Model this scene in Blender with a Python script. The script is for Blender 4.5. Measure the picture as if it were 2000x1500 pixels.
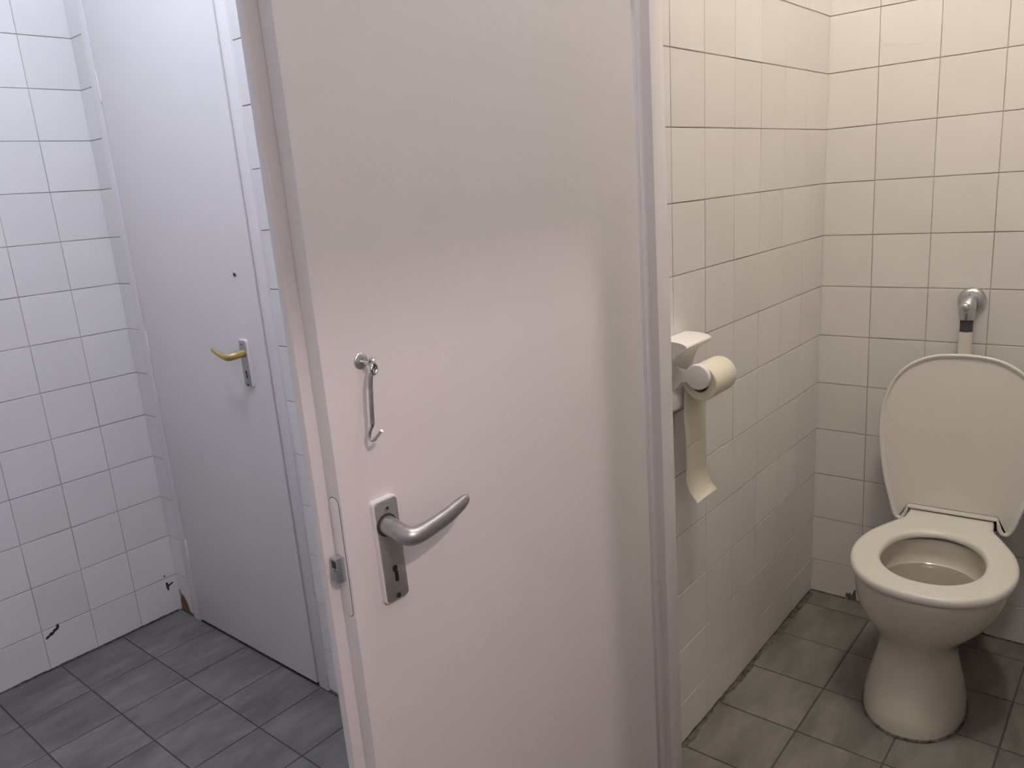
import bpy, bmesh, math, random
from mathutils import Vector, Matrix

random.seed(7)
for o in list(bpy.data.objects):
    bpy.data.objects.remove(o, do_unlink=True)
scene = bpy.context.scene
COL = scene.collection

# ------------------------------------------------------------------ camera
def cam_axes(yaw, pit, rol):
    f = Vector((math.sin(yaw)*math.cos(pit), math.cos(yaw)*math.cos(pit), math.sin(pit)))
    r = Vector((math.cos(yaw), -math.sin(yaw), 0))
    u = r.cross(f)
    return (math.cos(rol)*r + math.sin(rol)*u), (-math.sin(rol)*r + math.cos(rol)*u), f
CR, CU, CF = cam_axes(-0.7093, -0.2440, -0.0779)
cam = bpy.data.cameras.new('camera')
cam.sensor_width = 36.0
cam.lens = 1530.1/2000*36
cam.clip_start = 0.02
cam_o = bpy.data.objects.new('camera', cam)
COL.objects.link(cam_o)
cam_o.matrix_world = Matrix(((CR.x, CU.x, -CF.x, 0.7937), (CR.y, CU.y, -CF.y, -2.3993),
                             (CR.z, CU.z, -CF.z, 1.3955), (0, 0, 0, 1)))
scene.camera = cam_o

# ------------------------------------------------------------------ world, light levels, exposure
w = bpy.data.worlds.new('world')
scene.world = w
w.use_nodes = True
w.node_tree.nodes['Background'].inputs[0].default_value = (0.5, 0.5, 0.55, 1)
w.node_tree.nodes['Background'].inputs[1].default_value = 0.02
scene.view_settings.view_transform = 'Standard'
scene.view_settings.look = 'None'
scene.view_settings.gamma = 1.0
scene.view_settings.use_curve_mapping = False
scene.view_settings.exposure = 0.0
# the three ceiling lamps of the place: (position, globe radius, colour, emission)
STALL_LAMP = ((0.61, -0.97, 3.14), 0.10, (1.0, 0.90, 0.76), 122.0)
ROOM_LAMP = ((-0.78, -1.80, 2.66), 0.12, (0.74, 0.81, 1.0), 73.0)
HALL_LAMP = ((1.62, -2.36, 2.38), 0.020, (1.0, 0.80, 0.80), 1450.0)    # a bare bulb on a cord
# unseen fill tube, added to brighten the open door's face: (centre, length, radius, colour, emission)
FILL_TUBE = ((0.60, -1.58, 2.92), 0.60, 0.018, (1.0, 0.92, 0.87), 88.0)

# ------------------------------------------------------------------ materials
MATS = {}
def mat(name, color, rough=0.5, metal=0.0, var=0.0, noise=None, bump=None, coat=0.0, spec=0.5, color2=None, trans=0.0, emis=None):
    m = bpy.data.materials.new(name)
    m.use_nodes = True
    nt = m.node_tree
    b = nt.nodes['Principled BSDF']
    b.inputs['Base Color'].default_value = (*color, 1)
    b.inputs['Roughness'].default_value = rough
    b.inputs['Metallic'].default_value = metal
    b.inputs['Coat Weight'].default_value = coat
    b.inputs['Specular IOR Level'].default_value = spec
    if trans: b.inputs['Transmission Weight'].default_value = trans
    if emis:
        b.inputs['Emission Color'].default_value = (*emis[0], 1)
        b.inputs['Emission Strength'].default_value = emis[1]
    tc = nt.nodes.new('ShaderNodeTexCoord')
    src = None
    if noise:      # (scale xyz, detail, low, high)
        mp = nt.nodes.new('ShaderNodeMapping'); mp.inputs['Scale'].default_value = noise[0]
        n = nt.nodes.new('ShaderNodeTexNoise'); n.inputs['Scale'].default_value = 1.0
        n.inputs['Detail'].default_value = noise[1]; n.inputs['Roughness'].default_value = 0.6
        if var:
            n.noise_dimensions = '4D'
            oi = nt.nodes.new('ShaderNodeObjectInfo')
            mm = nt.nodes.new('ShaderNodeMath'); mm.operation = 'MULTIPLY'; mm.inputs[1].default_value = 40
            nt.links.new(oi.outputs['Random'], mm.inputs[0]); nt.links.new(mm.outputs[0], n.inputs['W'])
        nt.links.new(tc.outputs['Object'], mp.inputs[0]); nt.links.new(mp.outputs[0], n.inputs['Vector'])
        cr = nt.nodes.new('ShaderNodeValToRGB')
        cr.color_ramp.elements[0].position = noise[2]; cr.color_ramp.elements[1].position = noise[3]
        cr.color_ramp.elements[0].color = (*(color2 or color), 1); cr.color_ramp.elements[1].color = (*color, 1)
        nt.links.new(n.outputs['Fac'], cr.inputs[0]); src = cr.outputs[0]
    if var:
        oi = nt.nodes.new('ShaderNodeObjectInfo')
        mr = nt.nodes.new('ShaderNodeMapRange')
        mr.inputs['To Min'].default_value = 1-var; mr.inputs['To Max'].default_value = 1.0
        nt.links.new(oi.outputs['Random'], mr.inputs['Value'])
        hs = nt.nodes.new('ShaderNodeHueSaturation')
        hs.inputs['Color'].default_value = (*color, 1)
        if src: nt.links.new(src, hs.inputs['Color'])
        nt.links.new(mr.outputs[0], hs.inputs['Value']); src = hs.outputs[0]
    if src: nt.links.new(src, b.inputs['Base Color'])
    if bump:       # (scale, strength, distance)
        n2 = nt.nodes.new('ShaderNodeTexNoise'); n2.inputs['Scale'].default_value = bump[0]; n2.inputs['Detail'].default_value = 3
        nt.links.new(tc.outputs['Object'], n2.inputs['Vector'])
        bp = nt.nodes.new('ShaderNodeBump'); bp.inputs['Strength'].default_value = bump[1]; bp.inputs['Distance'].default_value = bump[2]
        nt.links.new(n2.outputs['Fac'], bp.inputs['Height']); nt.links.new(bp.outputs[0], b.inputs['Normal'])
    MATS[name] = m
    return m
mat('wall_tile', (0.84, 0.825, 0.815), 0.32, var=0.06, bump=(9, 0.08, 0.01), noise=((6, 6, 6), 2, 0.3, 0.7), color2=(0.815, 0.795, 0.79))
mat('wall_grout', (0.60, 0.565, 0.525), 0.9, noise=((4, 4, 4), 4, 0.38, 0.62), color2=(0.39, 0.36, 0.325))
mat('plaster', (0.52, 0.50, 0.48), 0.8, bump=(40, 0.1, 0.005))
mat('door_paint', (0.785, 0.755, 0.75), 0.42, bump=(220, 0.12, 0.002), noise=((1.5, 1.5, 1.5), 3, 0.3, 0.7), color2=(0.77, 0.74, 0.735))
mat('frame_paint', (0.79, 0.76, 0.76), 0.38, bump=(60, 0.15, 0.003))
mat('floor_tile', (0.235, 0.225, 0.212), 0.5, var=0.08, noise=((14, 5, 8), 4, 0.34, 0.66), color2=(0.130, 0.124, 0.116), bump=(30, 0.06, 0.004))
mat('floor_grout', (0.08, 0.074, 0.068), 0.9)
mat('ceramic', (0.66, 0.625, 0.55), 0.14, coat=0.3)
mat('seat_plastic', (0.80, 0.78, 0.735), 0.25)
mat('white_plastic', (0.86, 0.84, 0.82), 0.28)
mat('pipe_plastic', (0.78, 0.75, 0.70), 0.35)
mat('paper', (0.76, 0.71, 0.58), 0.9, bump=(300, 0.3, 0.001))
mat('cardboard', (0.30, 0.22, 0.15), 0.9)
mat('aluminium', (0.50, 0.50, 0.50), 0.36, metal=0.9, noise=((60, 60, 200), 4, 0.3, 0.7), color2=(0.36, 0.36, 0.36))
mat('plate_metal', (0.50, 0.51, 0.49), 0.42, metal=0.75, noise=((50, 50, 50), 4, 0.3, 0.7), color2=(0.40, 0.41, 0.39))
mat('zinc', (0.62, 0.64, 0.66), 0.3, metal=1.0)
mat('chrome', (0.60, 0.61, 0.62), 0.15, metal=1.0)
mat('brass', (0.55, 0.43, 0.16), 0.38, metal=0.7)
mat('rubber', (0.045, 0.045, 0.05), 0.6)
mat('dark', (0.012, 0.011, 0.01), 0.8)
mat('mould', (0.035, 0.03, 0.025), 0.95, noise=((60, 60, 60), 4, 0.35, 0.7), color2=(0.16, 0.15, 0.13))
mat('mould_pale', (0.42, 0.38, 0.30), 0.95, noise=((50, 50, 50), 4, 0.3, 0.7), color2=(0.24, 0.21, 0.16))
mat('rust', (0.26, 0.14, 0.06), 0.95, noise=((50, 50, 50), 4, 0.3, 0.7), color2=(0.12, 0.06, 0.04))
mat('scuff', (0.04, 0.04, 0.05), 0.9)
mat('water', (0.62, 0.58, 0.52), 0.04, trans=0.55)
mat('lamp_base', (0.85, 0.85, 0.85), 0.4)

# ------------------------------------------------------------------ helpers
def mesh_obj(name, bm, material, parent=None, sharp=0.6, smooth=True):
    bm.normal_update()
    for f in bm.faces: f.smooth = smooth
    if smooth:
        for e in bm.edges:
            if len(e.link_faces) == 2 and e.calc_face_angle(0) > sharp: e.smooth = False
    me = bpy.data.meshes.new(name); bm.to_mesh(me); bm.free()
    me.materials.append(MATS[material] if isinstance(material, str) else material)
    o = bpy.data.objects.new(name, me); COL.objects.link(o)
    if parent: o.parent = parent
    return o
def tag(o, label, cat, group=None, kind=None):
    o['label'] = label; o['category'] = cat
    if group: o['group'] = group
    if kind: o['kind'] = kind
    return o
def empty(name, loc=(0, 0, 0), rz=0.0):
    o = bpy.data.objects.new(name, None); COL.objects.link(o)
    o.location = loc; o.rotation_euler = (0, 0, rz); o.empty_display_size = 0.05
    return o
def box(bm, x0, x1, y0, y1, z0, z1, bev=0.0, seg=2):
    g = bmesh.ops.create_cube(bm, size=1.0)
    for v in g['verts']:
        v.co = Vector((x0+(v.co.x+.5)*(x1-x0), y0+(v.co.y+.5)*(y1-y0), z0+(v.co.z+.5)*(z1-z0)))
    if bev:
        es = list({e for v in g['verts'] for e in v.link_edges})
        bmesh.ops.bevel(bm, geom=es, offset=bev, segments=seg, profile=.6, affect='EDGES')
    return bm
def B(*a, **k): return box(bmesh.new(), *a, **k)
def loft(bm, rings, cap0=True, cap1=True, closed=True):
    vs = [[bm.verts.new(p) for p in r] for r in rings]
    for a, b in zip(vs, vs[1:]):
        n = len(a)
        for i in range(n if closed else n-1):
            j = (i+1) % n
            bm.faces.new((a[i], a[j], b[j], b[i]))
    if cap0: bm.faces.new(list(reversed(vs[0])))
    if cap1: bm.faces.new(vs[-1])
    return bm
def fix(bm):
    bmesh.ops.recalc_face_normals(bm, faces=bm.faces); return bm
def smooth_path(pts, n=6):
    """Catmull-Rom through tuples (any dimension)"""
    out = []
    P = [pts[0]]+list(pts)+[pts[-1]]
    for i in range(1, len(P)-2):
        for k in range(n):
            t = k/n
            out.append(tuple(0.5*(2*b+(c-a)*t+(2*a-5*b+4*c-d)*t*t+(3*b-a-3*c+d)*t**3) for a, b, c, d in zip(P[i-1], P[i], P[i+1], P[i+2])))
    out.append(tuple(pts[-1]))
    return out
def sweep(bm, path, seg=14, up=(0, 0, 1)):
    """path: tuples (x,y,z,ru,rv): rv along the up-ish axis"""
    rings = []
    pts = [Vector(p[:3]) for p in path]
    u0 = Vector(up)
    for i, p in enumerate(path):
        t = (pts[min(i+1, len(pts)-1)]-pts[max(i-1, 0)]).normalized()
        u = u0-t*u0.dot(t)
        u = u.normalized() if u.length > 1e-4 else Vector((1, 0, 0))
        s = t.cross(u)
        u0 = u
        ru, rv = p[3], (p[4] if len(p) > 4 else p[3])
        rings.append([pts[i]+s*(ru*math.cos(a))+u*(rv*math.sin(a)) for a in [2*math.pi*k/seg for k in range(seg)]])
    return fix(loft(bm, rings))
def tube(path, r, seg=12, n=5, up=(0, 0, 1)):
    return sweep(bmesh.new(), smooth_path([tuple(p)+(r,) if len(p) == 3 else p for p in path], n), seg, up)
def lathe(bm, prof, origin, axis, seg=28):
    """prof: (radius, distance along axis)"""
    ax = Vector(axis).normalized()
    a = Vector((0, 0, 1)) if abs(ax.z) < .9 else Vector((1, 0, 0))
    u = ax.cross(a).normalized(); v = ax.cross(u)
    rings = []
    for r, d in prof:
        rings.append([Vector(origin)+ax*d+(u*math.cos(t)+v*math.sin(t))*max(r, 1e-4) for t in [2*math.pi*k/seg for k in range(seg)]])
    return fix(loft(bm, rings))
def rrect(w, h, r, n=5, cx=0, cy=0):
    pts = []
    for sx, sy, a0 in ((1, 1, 0), (-1, 1, 90), (-1, -1, 180), (1, -1, 270)):
        for k in range(n+1):
            a = math.radians(a0+90*k/n)
            pts.append((cx+sx*(w/2-r)+r*math.cos(a), cy+sy*(h/2-r)+r*math.sin(a)))
    return pts
def extrude_outline(pts, to3, d0, d1, bev=0.0, seg=2):
    """pts 2D outline, to3(a,b,d) -> 3D; slab from depth d0 to d1, front (d1) edge rounded"""
    bm = bmesh.new()
    if not bev:
        rings = [[to3(a, b, d0) for a, b in pts], [to3(a, b, d1) for a, b in pts]]
        return fix(loft(bm, rings))
    cx = sum(p[0] for p in pts)/len(pts); cy = sum(p[1] for p in pts)/len(pts)
    n = len(pts); nor = []
    for i in range(n):
        a = Vector(pts[i-1]); b = Vector(pts[(i+1) % n]); t = (b-a).normalized(); q = Vector((t.y, -t.x))
        if q.dot(Vector(pts[i])-Vector((cx, cy))) < 0: q = -q
        nor.append(q)
    rings = [[to3(a, b, d0) for a, b in pts]]
    for k in range(seg+1):
        an = math.pi/2*k/seg
        off = bev*(1-math.cos(an)); d = d1-bev+bev*math.sin(an) if d1 > d0 else d1+bev-bev*math.sin(an)
        rings.append([to3(p[0]-q.x*off, p[1]-q.y*off, d) for p, q in zip(pts, nor)])
    return fix(loft(bm, rings))
TILE = {}
def tile_mesh(wd, ht, th, bev, material):
    key = (round(wd, 4), round(ht, 4), th, material)
    if key not in TILE:
        bm = bmesh.new()
        rings = [[(-wd/2, -ht/2, 0), (wd/2, -ht/2, 0), (wd/2, ht/2, 0), (-wd/2, ht/2, 0)],
                 [(-wd/2, -ht/2, th-bev), (wd/2, -ht/2, th-bev), (wd/2, ht/2, th-bev), (-wd/2, ht/2, th-bev)],
                 [(-wd/2+bev, -ht/2+bev, th), (wd/2-bev, -ht/2+bev, th), (wd/2-bev, ht/2-bev, th), (-wd/2+bev, ht/2-bev, th)]]
        loft(bm, rings); fix(bm)
        me = bpy.data.meshes.new(material); bm.to_mesh(me); bm.free()
        me.materials.append(MATS[material]); TILE[key] = me
    return TILE[key]
def tiles(parent, origin, u, v, us, vs, gap, th, bev, material, tilt=0.0, name='tile', gapv=None, skip=None):
    """a grid of tiles; us / vs are joint lines; u x v points out of the wall"""
    u = Vector(u); v = Vector(v); nrm = u.cross(v); o0 = Vector(origin)
    gapv = gapv or gap
    for a0, a1 in zip(us, us[1:]):
        for b0, b1 in zip(vs, vs[1:]):
            if skip and skip((a0+a1)/2, (b0+b1)/2): continue
            o = bpy.data.objects.new(name, tile_mesh(a1-a0-gap, b1-b0-gapv, th, bev, material))
            COL.objects.link(o); o.parent = parent
            R = Matrix((u, v, nrm)).transposed()
            e = Matrix.Rotation(random.gauss(0, tilt), 3, 'X') @ Matrix.Rotation(random.gauss(0, tilt), 3, 'Y')
            M = (R @ e).to_4x4()
            M.translation = o0+u*((a0+a1)/2)+v*((b0+b1)/2)+nrm*random.uniform(-.0003, .0002)
            o.matrix_local = M
def steps(a, b, d, first=None):
    r = [a]
    x = first if first is not None else a+d
    while x < b-0.012:
        r.append(x); x += d
    r.append(b); return r

# ------------------------------------------------------------------ dimensions
T = 0.15
XL, YF = -1.8614, -1.2466          # left wall plane, plane of the cubicle fronts
ZS = 0.025                          # floor of the cubicle
CEIL = 3.30
ROWS = [0.14+T*i for i in range(21)]
def zrows(z0): return [z0]+[z for z in ROWS]+[CEIL-0.005]
G = 0.0020                          # how far a tile stands out of the grout bed
XR, YR = 1.0, -2.95                 # entry wall, wall behind the camera

# ------------------------------------------------------------------ floors
fl = mesh_obj('floor', B(XL-.1, XR+1.4, YR-.3, YF+.1, -0.12, -G), 'floor_grout', smooth=False)
tag(fl, 'grey marbled square tile floor of the washroom in front of the cubicles', 'floor', kind='structure')
tiles(fl, (0, 0, -G-.0005), (1, 0, 0), (0, 1, 0), steps(XL, XR, .2, -1.63), steps(YR, YF-.005, .2, -2.865)[:-2]+[YF-.005], .004, G+.0005, .0008, 'floor_tile', .0012, name='floor_tile')
fs = mesh_obj('floor', B(-.09, .88, YF+.005, .10, -0.12, ZS-G), 'floor_grout', smooth=False)
tag(fs, 'grey marbled square tile floor under the toilet inside the cubicle', 'floor', kind='structure')
tiles(fs, (0, 0, ZS-G-.0005), (1, 0, 0), (0, 1, 0), [-.024, .184, .388, .592, .78], [YF+.03, -1.105, -.905, -.703, -.499, -.295, -.088, 0], .004, G+.0005, .0008, 'floor_tile', .0015, name='floor_tile')

# ------------------------------------------------------------------ walls
wl = mesh_obj('wall_left', B(XL-.12, XL-G, YR-.1, .1, -.1, CEIL), 'wall_grout', smooth=False)
tag(wl, 'white tiled side wall at the left of the washroom', 'wall', kind='structure')
tiles(wl, (XL-G, 0, 0), (0, 1, 0), (0, 0, 1), steps(YR, YF-.001, T, -1.3962-T*10)[:-1]+[YF+.003], zrows(0.004), .0021, G, .0006, 'wall_tile', .002, gapv=.0028)

DL, DR = -1.713, -1.043             # leaf of the closed door
FL, FR = -1.762, -0.998             # outer edges of its frame
HEAD = 2.06
bm = bmesh.new()
box(bm, XL-.01, FL+.005, YF+G, -1.147, -.1, CEIL)
box(bm, FR-.005, .072, YF+G, -1.147, -.1, CEIL)
box(bm, FL+.005, FR-.005, YF+G, -1.147, HEAD, CEIL)
box(bm, .072, .785, YF+G, -1.147, HEAD, CEIL)
box(bm, .785, XR+.08, YF+G, -1.147, -.1, CEIL)
wf = mesh_obj('wall_front', bm, 'wall_grout', smooth=False)
tag(wf, 'white tiled cubicle front wall around the two doors', 'wall', kind='structure')
def in_opening(a, b): return b < HEAD and (FL < a < FR or .065 < a < .785)
tiles(wf, (0, YF+G, 0), (1, 0, 0), (0, 0, 1), [XL, FL, -1.61, -1.46, -1.31, -1.16, FR, -.85, -.70, -.55, -.40, -.25, -.10, .065, .20, .35, .50, .65, .785, XR],
      zrows(0.004), .003, G, .0006, 'wall_tile', .002, gapv=.0028, skip=in_opening)

wp = mesh_obj('wall_partition', B(-.09, -G, -1.15, .02, -.1-1.79, CEIL-1.79), 'wall_grout', smooth=False)
wp.location = (0, 0, 1.79); wp.rotation_euler = (0, .0140, 0)    # leans a little
tag(wp, 'white tiled partition wall left of the toilet with the paper holder', 'wall', kind='structure')
tiles(wp, (-G, 0, -1.79), (0, 1, 0), (0, 0, 1), [-1.147, -1.07, -.92, -.77, -.62, -.47, -.32, -.165, -.001], zrows(ZS+.002), .0018, G, .0006, 'wall_tile', .0025, gapv=.0026)

wb = mesh_obj('wall_back', B(XL-.1, .88, G, .12, -.1, CEIL), 'wall_grout', smooth=False)
tag(wb, 'white tiled wall behind the toilet with the flush valve', 'wall', kind='structure')
tiles(wb, (0, G, 0), (1, 0, 0), (0, 0, 1), [-.03, .1305, .2805, .4305, .5805, .7305, .78], zrows(ZS+.002), .0023, G, .0006, 'wall_tile', .002, gapv=.0028)

wr = mesh_obj('wall_right', B(.78+G, .86, -1.147, .02, -.1, CEIL), 'wall_grout', smooth=False)
tag(wr, 'white tiled side wall of the cubicle right of the toilet', 'wall', kind='structure')
tiles(wr, (.78+G, 0, 0), (0, -1, 0), (0, 0, 1), steps(0, 1.147, T), zrows(ZS+.002), .003, G, .0006, 'wall_tile', .002)

DY0, DY1, DH = -2.82, -1.962, 1.985   # entry doorway beside the camera
bm = bmesh.new()
box(bm, XR, XR+.08, DY1, -1.147, -.1, CEIL); box(bm, XR, XR+.08, YR-.1, DY0, -.1, CEIL); box(bm, XR, XR+.08, DY0, DY1, DH, CEIL)
we = mesh_obj('wall_entry', bm, 'plaster', smooth=False)
tag(we, 'plain grey wall with the entry doorway to the hall', 'wall', kind='structure')
wk = mesh_obj('wall_rear', B(XL-.1, XR+1.4, YR-.1, YR, -.1, CEIL), 'plaster', smooth=False)
tag(wk, 'plain grey wall facing the two cubicle doors', 'wall', kind='structure')
bm = B(XR+1.3, XR+1.4, YR, -1.2, -.1, CEIL); box(bm, XR+.08, XR+1.3, -1.3, -1.2, -.1, CEIL)
wh = mesh_obj('wall_hall', bm, 'plaster', smooth=False)
tag(wh, 'plain grey wall of the hall beyond the entry doorway', 'wall', kind='structure')
ce = mesh_obj('ceiling', B(XL-.1, XR+1.4, YR-.1, .12, CEIL, CEIL+.1), 'plaster', smooth=False)
tag(ce, 'plain light grey ceiling above the washroom and cubicles', 'ceiling', kind='structure')

# ------------------------------------------------------------------ door frames
def prism(pts, z0, z1):
    bm = bmesh.new(); loft(bm, [[(x, y, z0) for x, y in pts], [(x, y, z1) for x, y in pts]]); return fix(bm)
def bevel_all(bm, r=.0015):
    bmesh.ops.bevel(bm, geom=[e for e in bm.edges if e.calc_face_angle(0) > .5], offset=r, segments=2, profile=.5, affect='EDGES'); return bm
t1 = empty('trim_1', (.1, YF, ZS))
tag(t1, 'white rebated frame of the open cubicle door beside the paper holder', 'door frame', kind='structure')
def frame(parent, xa, xb, zfloor, ox, oy, oz, face, reb, stop, dep):
    """rebated frame round an opening: xa, xb = rebate edges, reb = rebate depth, stop = stop width, dep = inner edge"""
    prof = [(xa-face, YF-.006), (xa, YF-.006), (xa, YF+reb), (xa+stop, YF+reb), (xa+stop, YF+dep), (xa-face, YF+dep)]
    mesh_obj('jamb', bevel_all(prism([(x-ox, y-oy) for x, y in prof], zfloor-oz, HEAD-oz)), 'frame_paint', parent)
    prof2 = [(xb+xa-x, y) for x, y in prof]
    mesh_obj('jamb', bevel_all(prism([(x-ox, y-oy) for x, y in prof2], zfloor-oz, HEAD-oz)), 'frame_paint', parent)
    bm = B(xa-ox, xb-ox, YF-.006-oy, YF+dep-oy, 2.034-oz, HEAD-oz, bev=.0015)
    mesh_obj('head', bm, 'frame_paint', parent)
frame(t1, .118, .751, 0, .1, YF, ZS, .053, .0095, .016, .0516)
mesh_obj('threshold', B(.065-.1, .785-.1, -.004, .095, -.02, .0015, bev=.001), 'floor_tile', t1)
t2 = empty('trim_2', (FL, YF, 0))
tag(t2, 'white frame of the closed door in the corner by the left wall', 'door frame', kind='structure')
frame(t2, DL-.0045, DR+.0040, 0, FL, YF, 0, .0445, .024, .020, .060)
mesh_obj('architrave', B(0, DL-.0050-FL, -.0095, -.0061, 0, 2.07, bev=.0010), 'frame_paint', t2)

# ------------------------------------------------------------------ shared door furniture
def lever_plate(parent, s, z, y, length=.134, width=.037, tilt=0.0):
    """long plate standing on the local plane y, facing +y"""
    ct, st = math.cos(tilt), math.sin(tilt)
    to3 = lambda a, b, d: (s+a*ct-b*st, y+d, z+a*st+b*ct)
    p = mesh_obj('handle_plate', extrude_outline(rrect(width-.004, length-.004, .005), to3, 0, .0083, .0010), 'plate_metal', parent)
    mesh_obj('plate_rim', extrude_outline(rrect(width, length, .0065), to3, 0, .0066, .0016), 'frame_paint', p)
    for zz in (.055, -.060):
        sc = mesh_obj('screw', lathe(bmesh.new(), [(.0, 0), (.0036, .0), (.0036, .0009), (.0026, .0013), (0, .0013)], to3(0, zz, .0081), (0, 1, 0), 16), 'rubber' if zz < 0 else 'aluminium', p)
        mesh_obj('screw_slot', lathe(bmesh.new(), [(0, 0), (.0018, 0), (.0018, .0004), (0, .0004)], to3(0, zz, .0094), (0, 1, 0), 10), 'dark', p)
    kh = [(.0040*math.cos(a), -.024+.0045*math.sin(a)) for a in [math.radians(-60+300*k/12) for k in range(13)]]
    bm = extrude_outline(rrect(.0072, .0085, .0035, cx=.0, cy=-.024), to3, .006, .0086)
    b2 = extrude_outline(rrect(.0052, .015, .0022, cx=-.0012, cy=-.0345), to3, .006, .0086)
    me = bpy.data.meshes.new('k'); b2.to_mesh(me); bm.from_mesh(me); b2.free(); bpy.data.meshes.remove(me)
    mesh_obj('keyhole', bm, 'dark', p)
    return p

# ------------------------------------------------------------------ open cubicle door (door_1)
ANG = math.atan2(-.99854, -.05398)
d1 = empty('door_1', (.13, -1.285, 0), ANG)     # local x: hinge -> free edge, local y: out of the inner face
tag(d1, 'open off-white cubicle door with steel lever handle and hook latch', 'door', kind='structure')
DZ0, DZ1 = .014, 2.02
mesh_obj('leaf', B(0, .617, -.025, 0, DZ0, DZ1, bev=.0016), 'door_paint', d1)
mesh_obj('rebate_lip', B(-.014, .632, -.0405, -.0251, DZ0, DZ1+.012, bev=.002), 'door_paint', d1)
for z in (.24, 1.72):
    mesh_obj('hinge', lathe(bmesh.new(), [(0, -.045), (.006, -.044), (.0072, -.04), (.0072, .04), (.006, .044), (0, .045)], (-.017, -.040, z), (0, 0, 1), 14), 'frame_paint', d1)
hp = lever_plate(d1, .5595, .986, 0.0, tilt=-.018)
mesh_obj('collar', lathe(bmesh.new(), [(.0, 0), (.0142, 0), (.0142, .0014), (.0, .0014)], (.5635, .0082, 1.0205), (0, 1, 0), 24), 'rubber', hp)
lev = [(.5635, .009, 1.0205, .0118, .0118), (.5640, .020, 1.0198, .0112, .0114), (.5645, .031, 1.0185, .0108, .0112), (.5640, .0405, 1.0165, .0112, .0114), (.5610, .0475, 1.0150, .0112, .0114),
       (.553, .0515, 1.0145, .0102, .0112), (.541, .0530, 1.0158, .0090, .0110), (.522, .0540, 1.0190, .0080, .0108), (.502, .0540, 1.0230, .0074, .0104),
       (.486, .0525, 1.0268, .0068, .0096), (.4750, .051, 1.0295, .0056, .0080), (.4690, .050, 1.0308, .0036, .0052), (.4672, .0496, 1.0312, .0012, .002)]
mesh_obj('lever', sweep(bmesh.new(), smooth_path(lev, 4), 20), 'aluminium', hp, sharp=1.2)
# mortice lock in the free edge
to3 = lambda a, b, d: (.617+d, a, b)
fp = mesh_obj('lock_faceplate', extrude_outline(rrect(.0175, .150, .008, cx=-.0130, cy=.994), to3, -.001, .0009, .0004), 'frame_paint', d1)
mesh_obj('faceplate_gap', extrude_outline(rrect(.0190, .1515, .0085, cx=-.0130, cy=.994), to3, -.001, .00025), 'scuff', fp)
bm = B(.6165, .6285, -.0195, -.0070, .9665, .9975, bev=.0012)
lb = mesh_obj('latch_bolt', bm, 'zinc', d1)
mesh_obj('latch_notch', B(.6280, .6290, -.0170, -.0085, .985, .9945, bev=.0004), 'rubber', lb)
mesh_obj('latch_tongue', extrude_outline([(-.0185, .970), (-.0075, .970), (-.0075, .984), (-.0135, .984)], lambda a, b, d: (.6165+d, a, b), 0, .0145, .001), 'chrome', lb)
# hook latch
hk = mesh_obj('hook_rosette', lathe(bmesh.new(), [(0, 0), (.0094, 0), (.0094, .0008), (.0082, .0018), (.003, .0022), (0, .0022)], (.5655, 0, 1.2195), (0, 1, 0), 26), 'zinc', d1, sharp=.9)
mesh_obj('eye_shank', tube([(.5655, .001, 1.2185), (.5655, .009, 1.2180), (.5652, .016, 1.2185)], .0024, 10), 'chrome', hk)
ring = [(.5650+.0045*math.cos(a)*.3, .0205+.0052*math.cos(a), 1.2185+.0050*math.sin(a)) for a in [2*math.pi*k/10 for k in range(11)]]
mesh_obj('eye_ring', tube(ring, .0023, 10, up=(1, 0, 0)), 'chrome', hk)
ring2 = [(.5655+.0048*math.cos(a), .0235+.002*math.cos(a), 1.2125+.0055*math.sin(a)) for a in [2*math.pi*k/10 for k in range(11)]]
mesh_obj('rod_loop', tube(ring2, .0020, 10, up=(0, 1, 0)), 'chrome', hk)
rod = [(.5690, .0235, 1.2085), (.5710, .0230, 1.2040), (.5720, .0225, 1.196), (.5735, .0215, 1.172), (.5745, .0205, 1.1500)]
mesh_obj('hook_rod', tube(rod, .0026, 10), 'aluminium', hk)
hook = [(.5745, .0205, 1.1490), (.5748, .0180, 1.1455), (.5755, .0145, 1.1395), (.5758, .0138, 1.1345), (.5752, .0160, 1.1310), (.5738, .0192, 1.1312), (.5722, .0240, 1.1360), (.5702, .0305, 1.1430)]
mesh_obj('hook_end', tube(hook, .0022, 10, up=(1, 0, 0)), 'chrome', hk)

# ------------------------------------------------------------------ closed door (door_2)
d2 = empty('door_2', (DR, YF-.010, 0), math.pi)  # local x: towards the hinges (-X), local y: towards the room
tag(d2, 'closed off-white cubicle door with brass-coloured lever handle in the corner', 'door', kind='structure')
LW = DR-DL
mesh_obj('leaf', B(0, LW, -.014, 0, .012, 2.03, bev=.0018), 'door_paint', d2)
mesh_obj('inner_leaf', B(.014, LW-.014, -.029, -.0141, .012, 2.0), 'door_paint', d2)
hp2 = lever_plate(d2, -1.139-DR if False else (DR+1.1405), .984, 0.0, length=.134, width=.036)
LX = DR+1.1405
lev2 = [(LX, .006, 1.0130, .0100, .0105), (LX, .018, 1.0130, .0096, .0105), (LX+.001, .032, 1.0115, .0092, .0105), (LX+.006, .043, 1.0095, .0090, .0105),
        (LX+.016, .050, 1.0090, .0080, .0100), (LX+.034, .052, 1.0120, .0066, .0088), (LX+.058, .051, 1.0175, .0058, .0078), (LX+.078, .049, 1.0225, .0054, .0072), (LX+.090, .047, 1.0255, .0046, .0060), (LX+.094, .046, 1.0263, .002, .003)]
mesh_obj('lever', sweep(bmesh.new(), smooth_path(lev2, 4), 16), 'brass', hp2, sharp=1.2)
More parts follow.
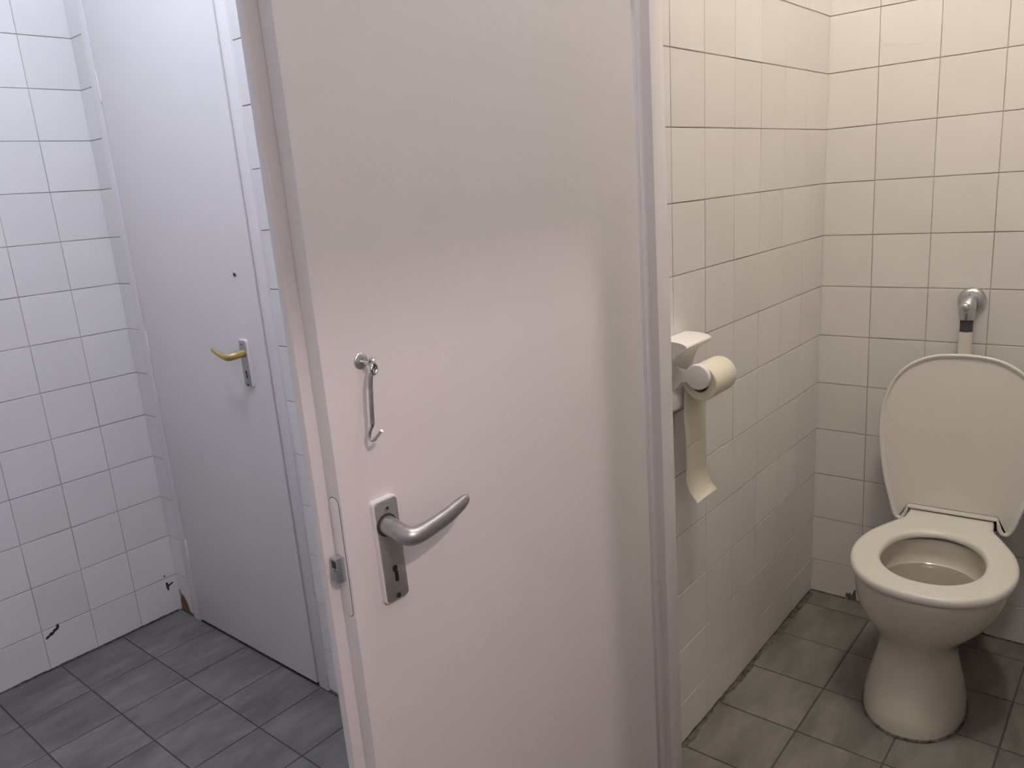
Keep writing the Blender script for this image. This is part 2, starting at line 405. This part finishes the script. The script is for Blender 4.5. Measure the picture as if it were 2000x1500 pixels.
kb = mesh_obj('lock_indicator', lathe(bmesh.new(), [(0, 0), (.0085, 0), (.0085, .001), (.0062, .0026), (0, .0026)], (DR+1.1335, 0, 1.2305), (0, 1, 0), 20), 'zinc', d2)
mesh_obj('indicator_slot', lathe(bmesh.new(), [(0, 0), (.0040, 0), (.0040, .0006), (0, .0006)], (DR+1.1320, .0026, 1.2285), (0, 1, 0), 14), 'dark', kb)
for z in (.27, 1.0, 1.78):
    mesh_obj('hinge', lathe(bmesh.new(), [(0, -.042), (.0035, -.041), (.0042, -.036), (.0042, .036), (.0035, .041), (0, .042)], (LW+.002, -.0008, z), (0, 0, 1), 14), 'frame_paint', d2)

# ------------------------------------------------------------------ toilet
TX = .408
to = empty('toilet', (TX, -.40, ZS), math.radians(3.0))
tag(to, 'white ceramic pedestal toilet with the lid standing open', 'toilet')
Y0 = -.40
NSEG = 56
def egg(z, yc, a, f, b, n=2.15):
    r = []
    dx = -.020*min(1, max(0, (.38-z)/.16))      # the foot stands a little left of the seat
    for k in range(NSEG):
        t = 2*math.pi*k/NSEG
        c, s = math.cos(t), math.sin(t)
        x = a*math.copysign(abs(s)**(2/n), s)
        yy = -math.copysign(abs(c)**(2/n), c)
        r.append((x+dx, yc-Y0+(yy*f if yy < 0 else yy*b), z-ZS))
    return r
outer = [(.026, -.42, .117, .170, .160), (.045, -.42, .117, .170, .158), (.075, -.42, .114, .166, .154), (.110, -.42, .106, .154, .150), (.150, -.42, .096, .139, .146), (.185, -.42, .0885, .126, .146),
         (.212, -.42, .0865, .120, .156), (.238, -.42, .094, .124, .180), (.262, -.42, .112, .138, .205), (.285, -.42, .131, .154, .232), (.310, -.42, .148, .170, .262), (.340, -.42, .1600, .182, .288), (.368, -.42, .1660, .188, .303), (.392, -.42, .169, .191, .315),
         (.402, -.42, .167, .189, .315), (.405, -.42, .161, .183, .310)]
inner = [(.405, -.41, .129, .158, .166), (.395, -.41, .127, .155, .164), (.37, -.41, .127, .154, .162), (.352, -.41, .126, .152, .158), (.344, -.41, .119, .146, .146), (.330, -.41, .108, .134, .132), (.300, -.43, .08, .10, .09), (.27, -.44, .05, .06, .05)]
bm = bmesh.new()
loft(bm, [egg(*r) for r in outer+inner], cap0=True, cap1=True); fix(bm)
mesh_obj('bowl', bm, 'ceramic', to, sharp=1.1)
bm = bmesh.new()
loft(bm, [egg(.343, -.41, .1195, .147, .147), egg(.3435, -.41, .1195, .147, .147)]); fix(bm)
mesh_obj('water', bm, 'water', to)
bm = bmesh.new()
loft(bm, [egg(.0255, -.42, .1215, .1755, .1635), egg(.029, -.42, .1205, .1745, .1625), egg(.0305, -.42, .117, .171, .158)], True, True); fix(bm)
mesh_obj('base_sealant', bm, 'mould', to)
mesh_obj('waste_outlet', tube([(0, .13, .15), (0, .24, .13), (0, .33, .10), (0, .40, .09)], .052, 18), 'ceramic', to)
mesh_obj('inlet_spigot', tube([(0, .25, .335), (0, .31, .345), (0, .352, .345)], .030, 18), 'ceramic', to)

def halfwidth_outline(prof, n=8):
    """prof: (t, halfwidth) from back to front -> closed outline (x, t)"""
    p = smooth_path(prof, n)
    return [(h, t) for t, h in p]+[(-h, t) for t, h in reversed(p) if h > 1e-4]
def ellipse_pts(n, a, f, b, yc, e=2.1):
    r = []
    for k in range(n):
        t = 2*math.pi*k/n; c, s = math.cos(t), math.sin(t)
        x = a*math.copysign(abs(s)**(2/e), s); yy = -math.copysign(abs(c)**(2/e), c)
        r.append((x, yc+(yy*f if yy < 0 else yy*b)))
    return r
# seat: ring between an outer outline and the oval hole, sampled by direction from the hole centre
SEAT = [(-.106, .1035), (-.140, .1035), (-.170, .1065), (-.205, .1240), (-.250, .1460), (-.300, .1670), (-.350, .1790), (-.400, .1835), (-.450, .1800), (-.500, .1680), (-.545, .1460), (-.580, .1130), (-.603, .0760), (-.613, .0380), (-.616, 0)]
SC = -.400
def ray_outline(outl, c, ang):
    d = Vector((math.sin(ang), -math.cos(ang))); best = 0
    n = len(outl)
    for i in range(n):
        p = Vector(outl[i])-Vector((0, c)); q = Vector(outl[(i+1) % n])-Vector((0, c)); e = q-p
        den = d.x*e.y-d.y*e.x
        if abs(den) < 1e-12: continue
        t = (p.x*e.y-p.y*e.x)/den; s = (p.x*d.y-p.y*d.x)/den
        if t > 0 and -1e-6 <= s <= 1+1e-6: best = max(best, t)
    return d*best+Vector((0, c))
so = halfwidth_outline(SEAT)
so = [(.1035, -.106)]+so[1:]
angs = sorted([2*math.pi*k/72 for k in range(72)]+[math.pi-math.atan2(.1035, SC*-1-.106)+e for e in (-.004, .004)]+[math.pi+math.atan2(.1035, SC*-1-.106)+e for e in (-.004, .004)])
O = [ray_outline(so, SC, a) for a in angs]
hol = ellipse_pts(96, .1145, .136, .158, SC-.005)
I = [ray_outline(hol, SC, a) for a in angs]
def ringpts(fr, z):
    return [((o*fr+i*(1-fr)).x, (o*fr+i*(1-fr)).y-Y0, z-ZS) for o, i in zip(O, I)]
ZT = .430
seq = [(0.06, .409), (0.0, .412), (-.01, .418), (.02, .4252), (.08, .4295), (.16, ZT), (.82, ZT), (.93, .4292), (.985, .4248), (1.0, .4175), (.99, .4105), (.95, .408)]
rings = [ringpts(f, z) for f, z in seq]
bm = bmesh.new(); loft(bm, rings+[rings[0]], False, False); bmesh.ops.remove_doubles(bm, verts=bm.verts, dist=1e-6); fix(bm)
mesh_obj('seat', bm, 'seat_plastic', to, sharp=1.0)
# lid: standing up, leaning back on the pipe
LID = [(-.030, .128), (-.024, .140), (-.004, .150), (.030, .1590), (.080, .1730), (.140, .1850), (.200, .1930), (.260, .1950), (.310, .1885), (.355, .1750), (.390, .1555), (.415, .1310), (.435, .0980), (.447, .0560), (.451, 0)]
lo = [(h, t) for t, h in smooth_path(LID, 5)]
lid_out = [(.108, .010), (.111, -.012), (.118, -.026)]+lo
lid_out = lid_out+[(-x, t) for x, t in reversed(lid_out) if x > 1e-4]
LEAN = math.radians(6.5)
def lid3(a, b, d):   # a across, b up the lid, d towards the camera
    return (a, (-.118-Y0)+b*math.sin(LEAN)-d*math.cos(LEAN), (.424-ZS)+b*math.cos(LEAN)+d*math.sin(LEAN))
bm = bmesh.new()
n = len(lid_out)
def inset(pts, k):
    out = []
    for i in range(n):
        a = Vector(pts[i-1]); b = Vector(pts[(i+1) % n]); t = (b-a).normalized(); q = Vector((-t.y, t.x))
        c = Vector(pts[i])+q*k
        out.append((c.x, c.y))
    return out
area = sum(lid_out[i-1][0]*lid_out[i][1]-lid_out[i][0]*lid_out[i-1][1] for i in range(n))
sg = 1 if area > 0 else -1
lv = [(0.0, -.010), (-.0025, -.006), (-.0030, .000), (-.0015, .0040), (.0015, .0055), (.0045, .0045), (.0070, .0005), (.010, -.0010), (.0112, -.0010)]
rr = [[lid3(a, b, d) for a, b in inset(lid_out, sg*k)] for k, d in lv]
loft(bm, rr, cap0=True, cap1=True); fix(bm)
mesh_obj('lid', bm, 'seat_plastic', to, sharp=1.0)
for s in (-1, 1):
    mesh_obj('hinge', lathe(bmesh.new(), [(0, -.018), (.0085, -.018), (.0095, -.015), (.0095, .015), (.0085, .018), (0, .018)], (s*.088, -.106-Y0, .421-ZS), (1, 0, 0), 16), 'seat_plastic', to)

# ------------------------------------------------------------------ flush valve and pipe
fv = empty('flush_valve', (.384, 0, 1.010))
tag(fv, 'chrome flush valve with black rubber coupling and white pipe above the toilet lid', 'flush valve')
mesh_obj('wall_flange', lathe(bmesh.new(), [(0, 0), (.0345, 0), (.0345, .004), (.031, .010), (.022, .015), (.0, .016)], (.006, -.001, 0), (0, -1, 0), 32), 'chrome', fv, sharp=.9)
mesh_obj('valve_body', tube([(.006, -.010, 0, .0165, .0165), (.006, -.028, -.001, .0170, .0170), (.006, -.043, -.004, .0190, .0190), (.005, -.052, -.016, .0200, .0200), (.005, -.052, -.034, .0190, .0190), (.005, -.052, -.044, .0175, .0175)], 0, 20), 'chrome', fv, sharp=.9)
pb = mesh_obj('push_button', lathe(bmesh.new(), [(0, 0), (.0125, 0), (.0135, .010), (.0125, .018), (.0085, .021), (0, .0215)], (.003, -.055, -.012), (-.1, -1, .1), 24), 'chrome', fv, sharp=.9)
mesh_obj('button_cap', lathe(bmesh.new(), [(0, 0), (.0060, 0), (.0058, .0012), (0, .0016)], (.0009, -.0762, -.0099), (-.1, -1, .1), 18), 'aluminium', pb)
mesh_obj('rubber_coupling', lathe(bmesh.new(), [(0, 0), (.0150, 0), (.0155, .003), (.0150, .028), (.0160, .030), (.0160, .033), (0, .033)], (.005, -.052, -.045), (0, 0, -1), 24), 'rubber', fv)
mesh_obj('flush_pipe', tube([(.005, -.052, -.076, .0165), (.005, -.052, -.20, .0165), (.006, -.052, -.40, .0165), (.007, -.052, -.56, .0165), (.009, -.056, -.605, .0165), (.011, -.075, -.632, .0165), (.012, -.095, -.640, .0165)], 0, 20), 'pipe_plastic', fv)

# ------------------------------------------------------------------ paper holder and roll
HY, HX, HZ = -.952, .062, .988       # near end and axis of the roll
th = empty('toilet_paper_holder', (-.010, -.90, .91))
tag(th, 'white plastic toilet paper holder with shelf top on the partition wall', 'paper holder')
def P3(x, y, z): return (x+.010, y+.90, z-.91)
YH0, YH1 = -.985, -.872
mesh_obj('back_plate', extrude_outline(rrect(YH1-YH0, .158, .012, cx=(YH0+YH1)/2, cy=.983), lambda a, b, d: P3(d, a, b), -.0125, .000, .003), 'white_plastic', th)
prof = smooth_path([(-.008, 1.066), (.015, 1.0655), (.038, 1.063), (.050, 1.0590), (.0535, 1.0540), (.0505, 1.0490), (.042, 1.0440), (.030, 1.0360), (.019, 1.0230), (.011, 1.0040), (.006, .985), (.0, .970)], 4)
prof = prof+[(-.008, .970)]
mesh_obj('shelf_top', extrude_outline([(a, b) for a, b in prof], lambda a, b, d: P3(a, d, b), YH0, YH1, .0), 'white_plastic', th, sharp=.7)
arm = []
R = .0275
cz, cx = HZ, HX
for k in range(25):      # disc, then concave waist to the wall
    a = math.radians(152-304*k/24)
    arm.append((cx+R*math.cos(a)*1.0, cz+R*math.sin(a)))
arm = arm+[(.028, .972), (.018, .968), (.006, .957), (-.008, .950), (-.008, 1.024), (.006, 1.012), (.017, 1.0035), (.028, 1.0010)]
mesh_obj('end_disc', extrude_outline(arm, lambda a, b, d: P3(a, -d, b), -HY-.0015, -HY+.0085, .0035, 3), 'white_plastic', th, sharp=.9)
mesh_obj('lower_foot', extrude_outline([(-.008, .955), (.006, .953), (.012, .940), (.016, .922), (.014, .913), (-.008, .908)], lambda a, b, d: P3(a, -d, b), .885, .970, .003), 'white_plastic', th)
mesh_obj('spindle', lathe(bmesh.new(), [(0, 0), (.0125, 0), (.0125, .112), (0, .112)], P3(HX, HY-.0005, HZ-.004), (0, 1, 0), 18), 'white_plastic', th)
tr = empty('toilet_paper_roll', (HX, HY+.004, HZ-.015))
tag(tr, 'cream toilet paper roll with a sheet hanging down in the paper holder', 'paper roll')
RR = .0385; RL = .098; CI = .0195
bm = bmesh.new()
rings = []
for r, d in [(CI+.0006, .0006), (RR-.002, 0), (RR-.0004, .0012), (RR, .003), (RR, RL-.003), (RR-.0004, RL-.0012), (RR-.002, RL), (CI+.0006, RL-.0006)]:
    rings.append([(r*math.cos(t), d, r*math.sin(t)) for t in [2*math.pi*k/40 for k in range(40)]])
loft(bm, rings+[rings[0]], False, False); bmesh.ops.remove_doubles(bm, verts=bm.verts, dist=1e-6); fix(bm)
mesh_obj('roll', bm, 'paper', tr, sharp=.6)
bm = bmesh.new()
rings = [[(r*math.cos(t), d, r*math.sin(t)) for t in [2*math.pi*k/32 for k in range(32)]] for r, d in [(CI-.0008, 0), (CI+.0005, 0), (CI+.0005, RL), (CI-.0008, RL)]]
loft(bm, rings+[rings[0]], False, False); bmesh.ops.remove_doubles(bm, verts=bm.verts, dist=1e-6); fix(bm)
mesh_obj('core', bm, 'cardboard', tr)
def sheet(name, path, y0, y1, parent, shear=0.0):
    p = smooth_path(path, 6); bm = bmesh.new(); rings = []
    for i, (x, z) in enumerate(p):
        k = i/(len(p)-1)
        wav = .0012*math.sin(k*9)
        rings.append([(x+wav, y0+shear*k, z), (x-wav*.5, y0+(y1-y0)*.33+shear*k, z), (x+wav, y0+(y1-y0)*.66+shear*k, z), (x, y1+shear*k, z)])
    vs = [[bm.verts.new(q) for q in r] for r in rings]
    for a, b in zip(vs, vs[1:]):
        for i in range(3): bm.faces.new((a[i], a[i+1], b[i+1], b[i]))
    o = mesh_obj(name, bm, 'paper', parent)
    m = o.modifiers.new('thickness', 'SOLIDIFY'); m.thickness = .0006
    return o
sh = sheet('hanging_sheet', [(-.0388, .004), (-.0388, -.03), (-.0380, -.07), (-.0375, -.11), (-.037, -.150)], .003, .099, tr)
sheet('end_sheet', [(-.0368, -.1495), (-.0372, -.175), (-.037, -.205), (-.0355, -.228), (-.0300, -.247), (-.0215, -.262), (-.0120, -.273)], .003, .099, sh)

# ------------------------------------------------------------------ stains and dirt
def ribbon(name, p0, p1, up, out, h, dep, parent, seed, material='mould', n=60):
    """an uneven bead of dirt along a joint"""
    rnd = random.Random(seed); p0 = Vector(p0); p1 = Vector(p1); up = Vector(up); out = Vector(out)
    rings = []; a = b = .5
    for i in range(n+1):
        a = min(1, max(.12, a+rnd.uniform(-.3, .3))); b = min(1, max(.2, b+rnd.uniform(-.3, .3)))
        q = p0.lerp(p1, i/n)
        hh, dd = h*a, dep*b
        rings.append([q-up*.001-out*.002, q+out*dd-up*.001, q+out*dd+up*.0006, q+out*.0012+up*.0010, q+up*hh+out*.0008, q+up*hh-out*.002])
    bm = bmesh.new(); loft(bm, rings); fix(bm)
    return mesh_obj(name, bm, material, parent, smooth=False)
ribbon('mould_line', (XL, -2.5, .0), (XL, -1.262, .0), (0, 0, 1), (1, 0, 0), .0075, .0050, wl, 3, n=90)
ribbon('mould_line', (-.0245, -1.12, ZS), (-.0245, -.02, ZS), (0, 0, 1), (1, 0, 0), .0080, .016, fs, 5, n=80)
ribbon('mould_line', (-.02, -.0, ZS), (.36, -.0, ZS), (0, 0, 1), (0, -1, 0), .0060, .004, wb, 8)
ribbon('mould_line', (.44, -.0, ZS), (.77, -.0, ZS), (0, 0, 1), (0, -1, 0), .0080, .006, wb, 9)
ribbon('mould_line', (DL+.02, YF-.004, .0), (-.95, YF-.004, .0), (0, 0, 1), (0, -1, 0), .0030, .002, wf, 10)
def blob(name, pts, to3, th, material, parent):
    return mesh_obj(name, extrude_outline(pts, to3, -.001, th), material, parent, smooth=False)
on_left = lambda a, b, d: (XL+d, a, b)
on_front = lambda a, b, d: (a, YF-d, b)
blob('scuff_mark', [(-1.692, .110), (-1.686, .118), (-1.680, .119), (-1.674, .126), (-1.668, .125), (-1.663, .132), (-1.656, .133), (-1.652, .143), (-1.646, .144), (-1.645, .134), (-1.650, .126), (-1.660, .122), (-1.667, .115), (-1.677, .113), (-1.685, .108)], on_left, .0006, 'scuff', wl)
blob('scuff_mark', [(-1.289, .120), (-1.285, .124), (-1.281, .121), (-1.279, .112), (-1.272, .115), (-1.262, .117), (-1.262, .113), (-1.272, .108), (-1.279, .105), (-1.281, .093), (-1.285, .090), (-1.288, .102)], on_left, .0006, 'scuff', wl)
blob('scuff_mark', [(-1.292, .150), (-1.287, .153), (-1.284, .149), (-1.288, .146)], on_left, .0006, 'scuff', wl)
blob('rust_patch', [(-1.860, .002), (-1.860, .030), (-1.856, .044), (-1.848, .058), (-1.838, .064), (-1.828, .058), (-1.820, .046), (-1.812, .036), (-1.806, .018), (-1.802, .002)], on_front, .0012, 'rust', wf)
blob('dirt_patch', [(-1.860, .060), (-1.858, .082), (-1.851, .078), (-1.846, .068), (-1.838, .066), (-1.846, .056), (-1.854, .042), (-1.860, .034)], on_front, .0010, 'mould_pale', wf)
blob('mould_spot', [(.425, .026), (.424, .050), (.432, .072), (.440, .066), (.446, .078), (.455, .070), (.462, .052), (.474, .040), (.480, .026)], lambda a, b, d: (a, -d, b), .0008, 'mould', wb)
blob('mould_spot', [(.085, .034), (.088, .048), (.094, .044), (.100, .052), (.104, .040), (.112, .060), (.116, .066), (.118, .045), (.120, .027), (.100, .026)], lambda a, b, d: (a, -d, b), .0007, 'mould', wb)

# ------------------------------------------------------------------ ceiling lamps and the added fill tube
def lamp(spec, label, bulb=False):
    (x, y, z), r, c, e = spec
    m = mat('lamp_glass', (.9, .9, .9), .4, emis=(c, e))
    o = empty('ceiling_lamp', (x, y, z))
    tag(o, label, 'lamp')
    k = 2.4 if bulb else 1.0
    zb = r*k*.85; zt = CEIL-z
    prof = [(0, zb), (.016, zb), (.018, zb+.04), (.004, zb+.05), (.004, zt-.03), (.03, zt-.02), (.03, zt), (0, zt)] if bulb else [(0, zb), (.055, zb), (.055, zb+.02), (.04, zt), (0, zt)]
    mesh_obj('lamp_base', lathe(bmesh.new(), prof, (0, 0, 0), (0, 0, 1), 24), 'lamp_base', o)
    bm = bmesh.new(); bmesh.ops.create_uvsphere(bm, u_segments=28, v_segments=16, radius=r)
    for v in bm.verts: v.co.z *= k
    mesh_obj('bulb' if bulb else 'globe', bm, m, o, sharp=2)
lamp(STALL_LAMP, 'warm globe lamp on the cubicle ceiling above the toilet')
lamp(ROOM_LAMP, 'cool white globe lamp on the washroom ceiling')
lamp(HALL_LAMP, 'bare bulb hanging from the hall ceiling beyond the entry doorway', bulb=True)

def fill_tube(spec, label):  # added fill source, shaped as a tube fitting
    (x, y, z), L, r, c, e = spec
    m = mat('fill_glass', (.9, .9, .9), .4, emis=(c, e))
    o = empty('fill_tube', (x, y, z)); tag(o, label, 'lamp')
    mesh_obj('housing', B(-L/2-.04, L/2+.04, -.03, .03, r+.004, CEIL-z, bev=.004), 'lamp_base', o)
    for sx in (-1, 1):
        mesh_obj('end_cap', B(sx*(L/2+.012)-.012, sx*(L/2+.012)+.012, -.02, .02, -r-.004, r+.006, bev=.003), 'lamp_base', o)
    mesh_obj('tube', lathe(bmesh.new(), [(0, -L/2), (r, -L/2), (r, L/2), (0, L/2)], (0, 0, 0), (1, 0, 0), 20), m, o)
fill_tube(FILL_TUBE, 'unseen white tube light added to brighten the open cubicle door')
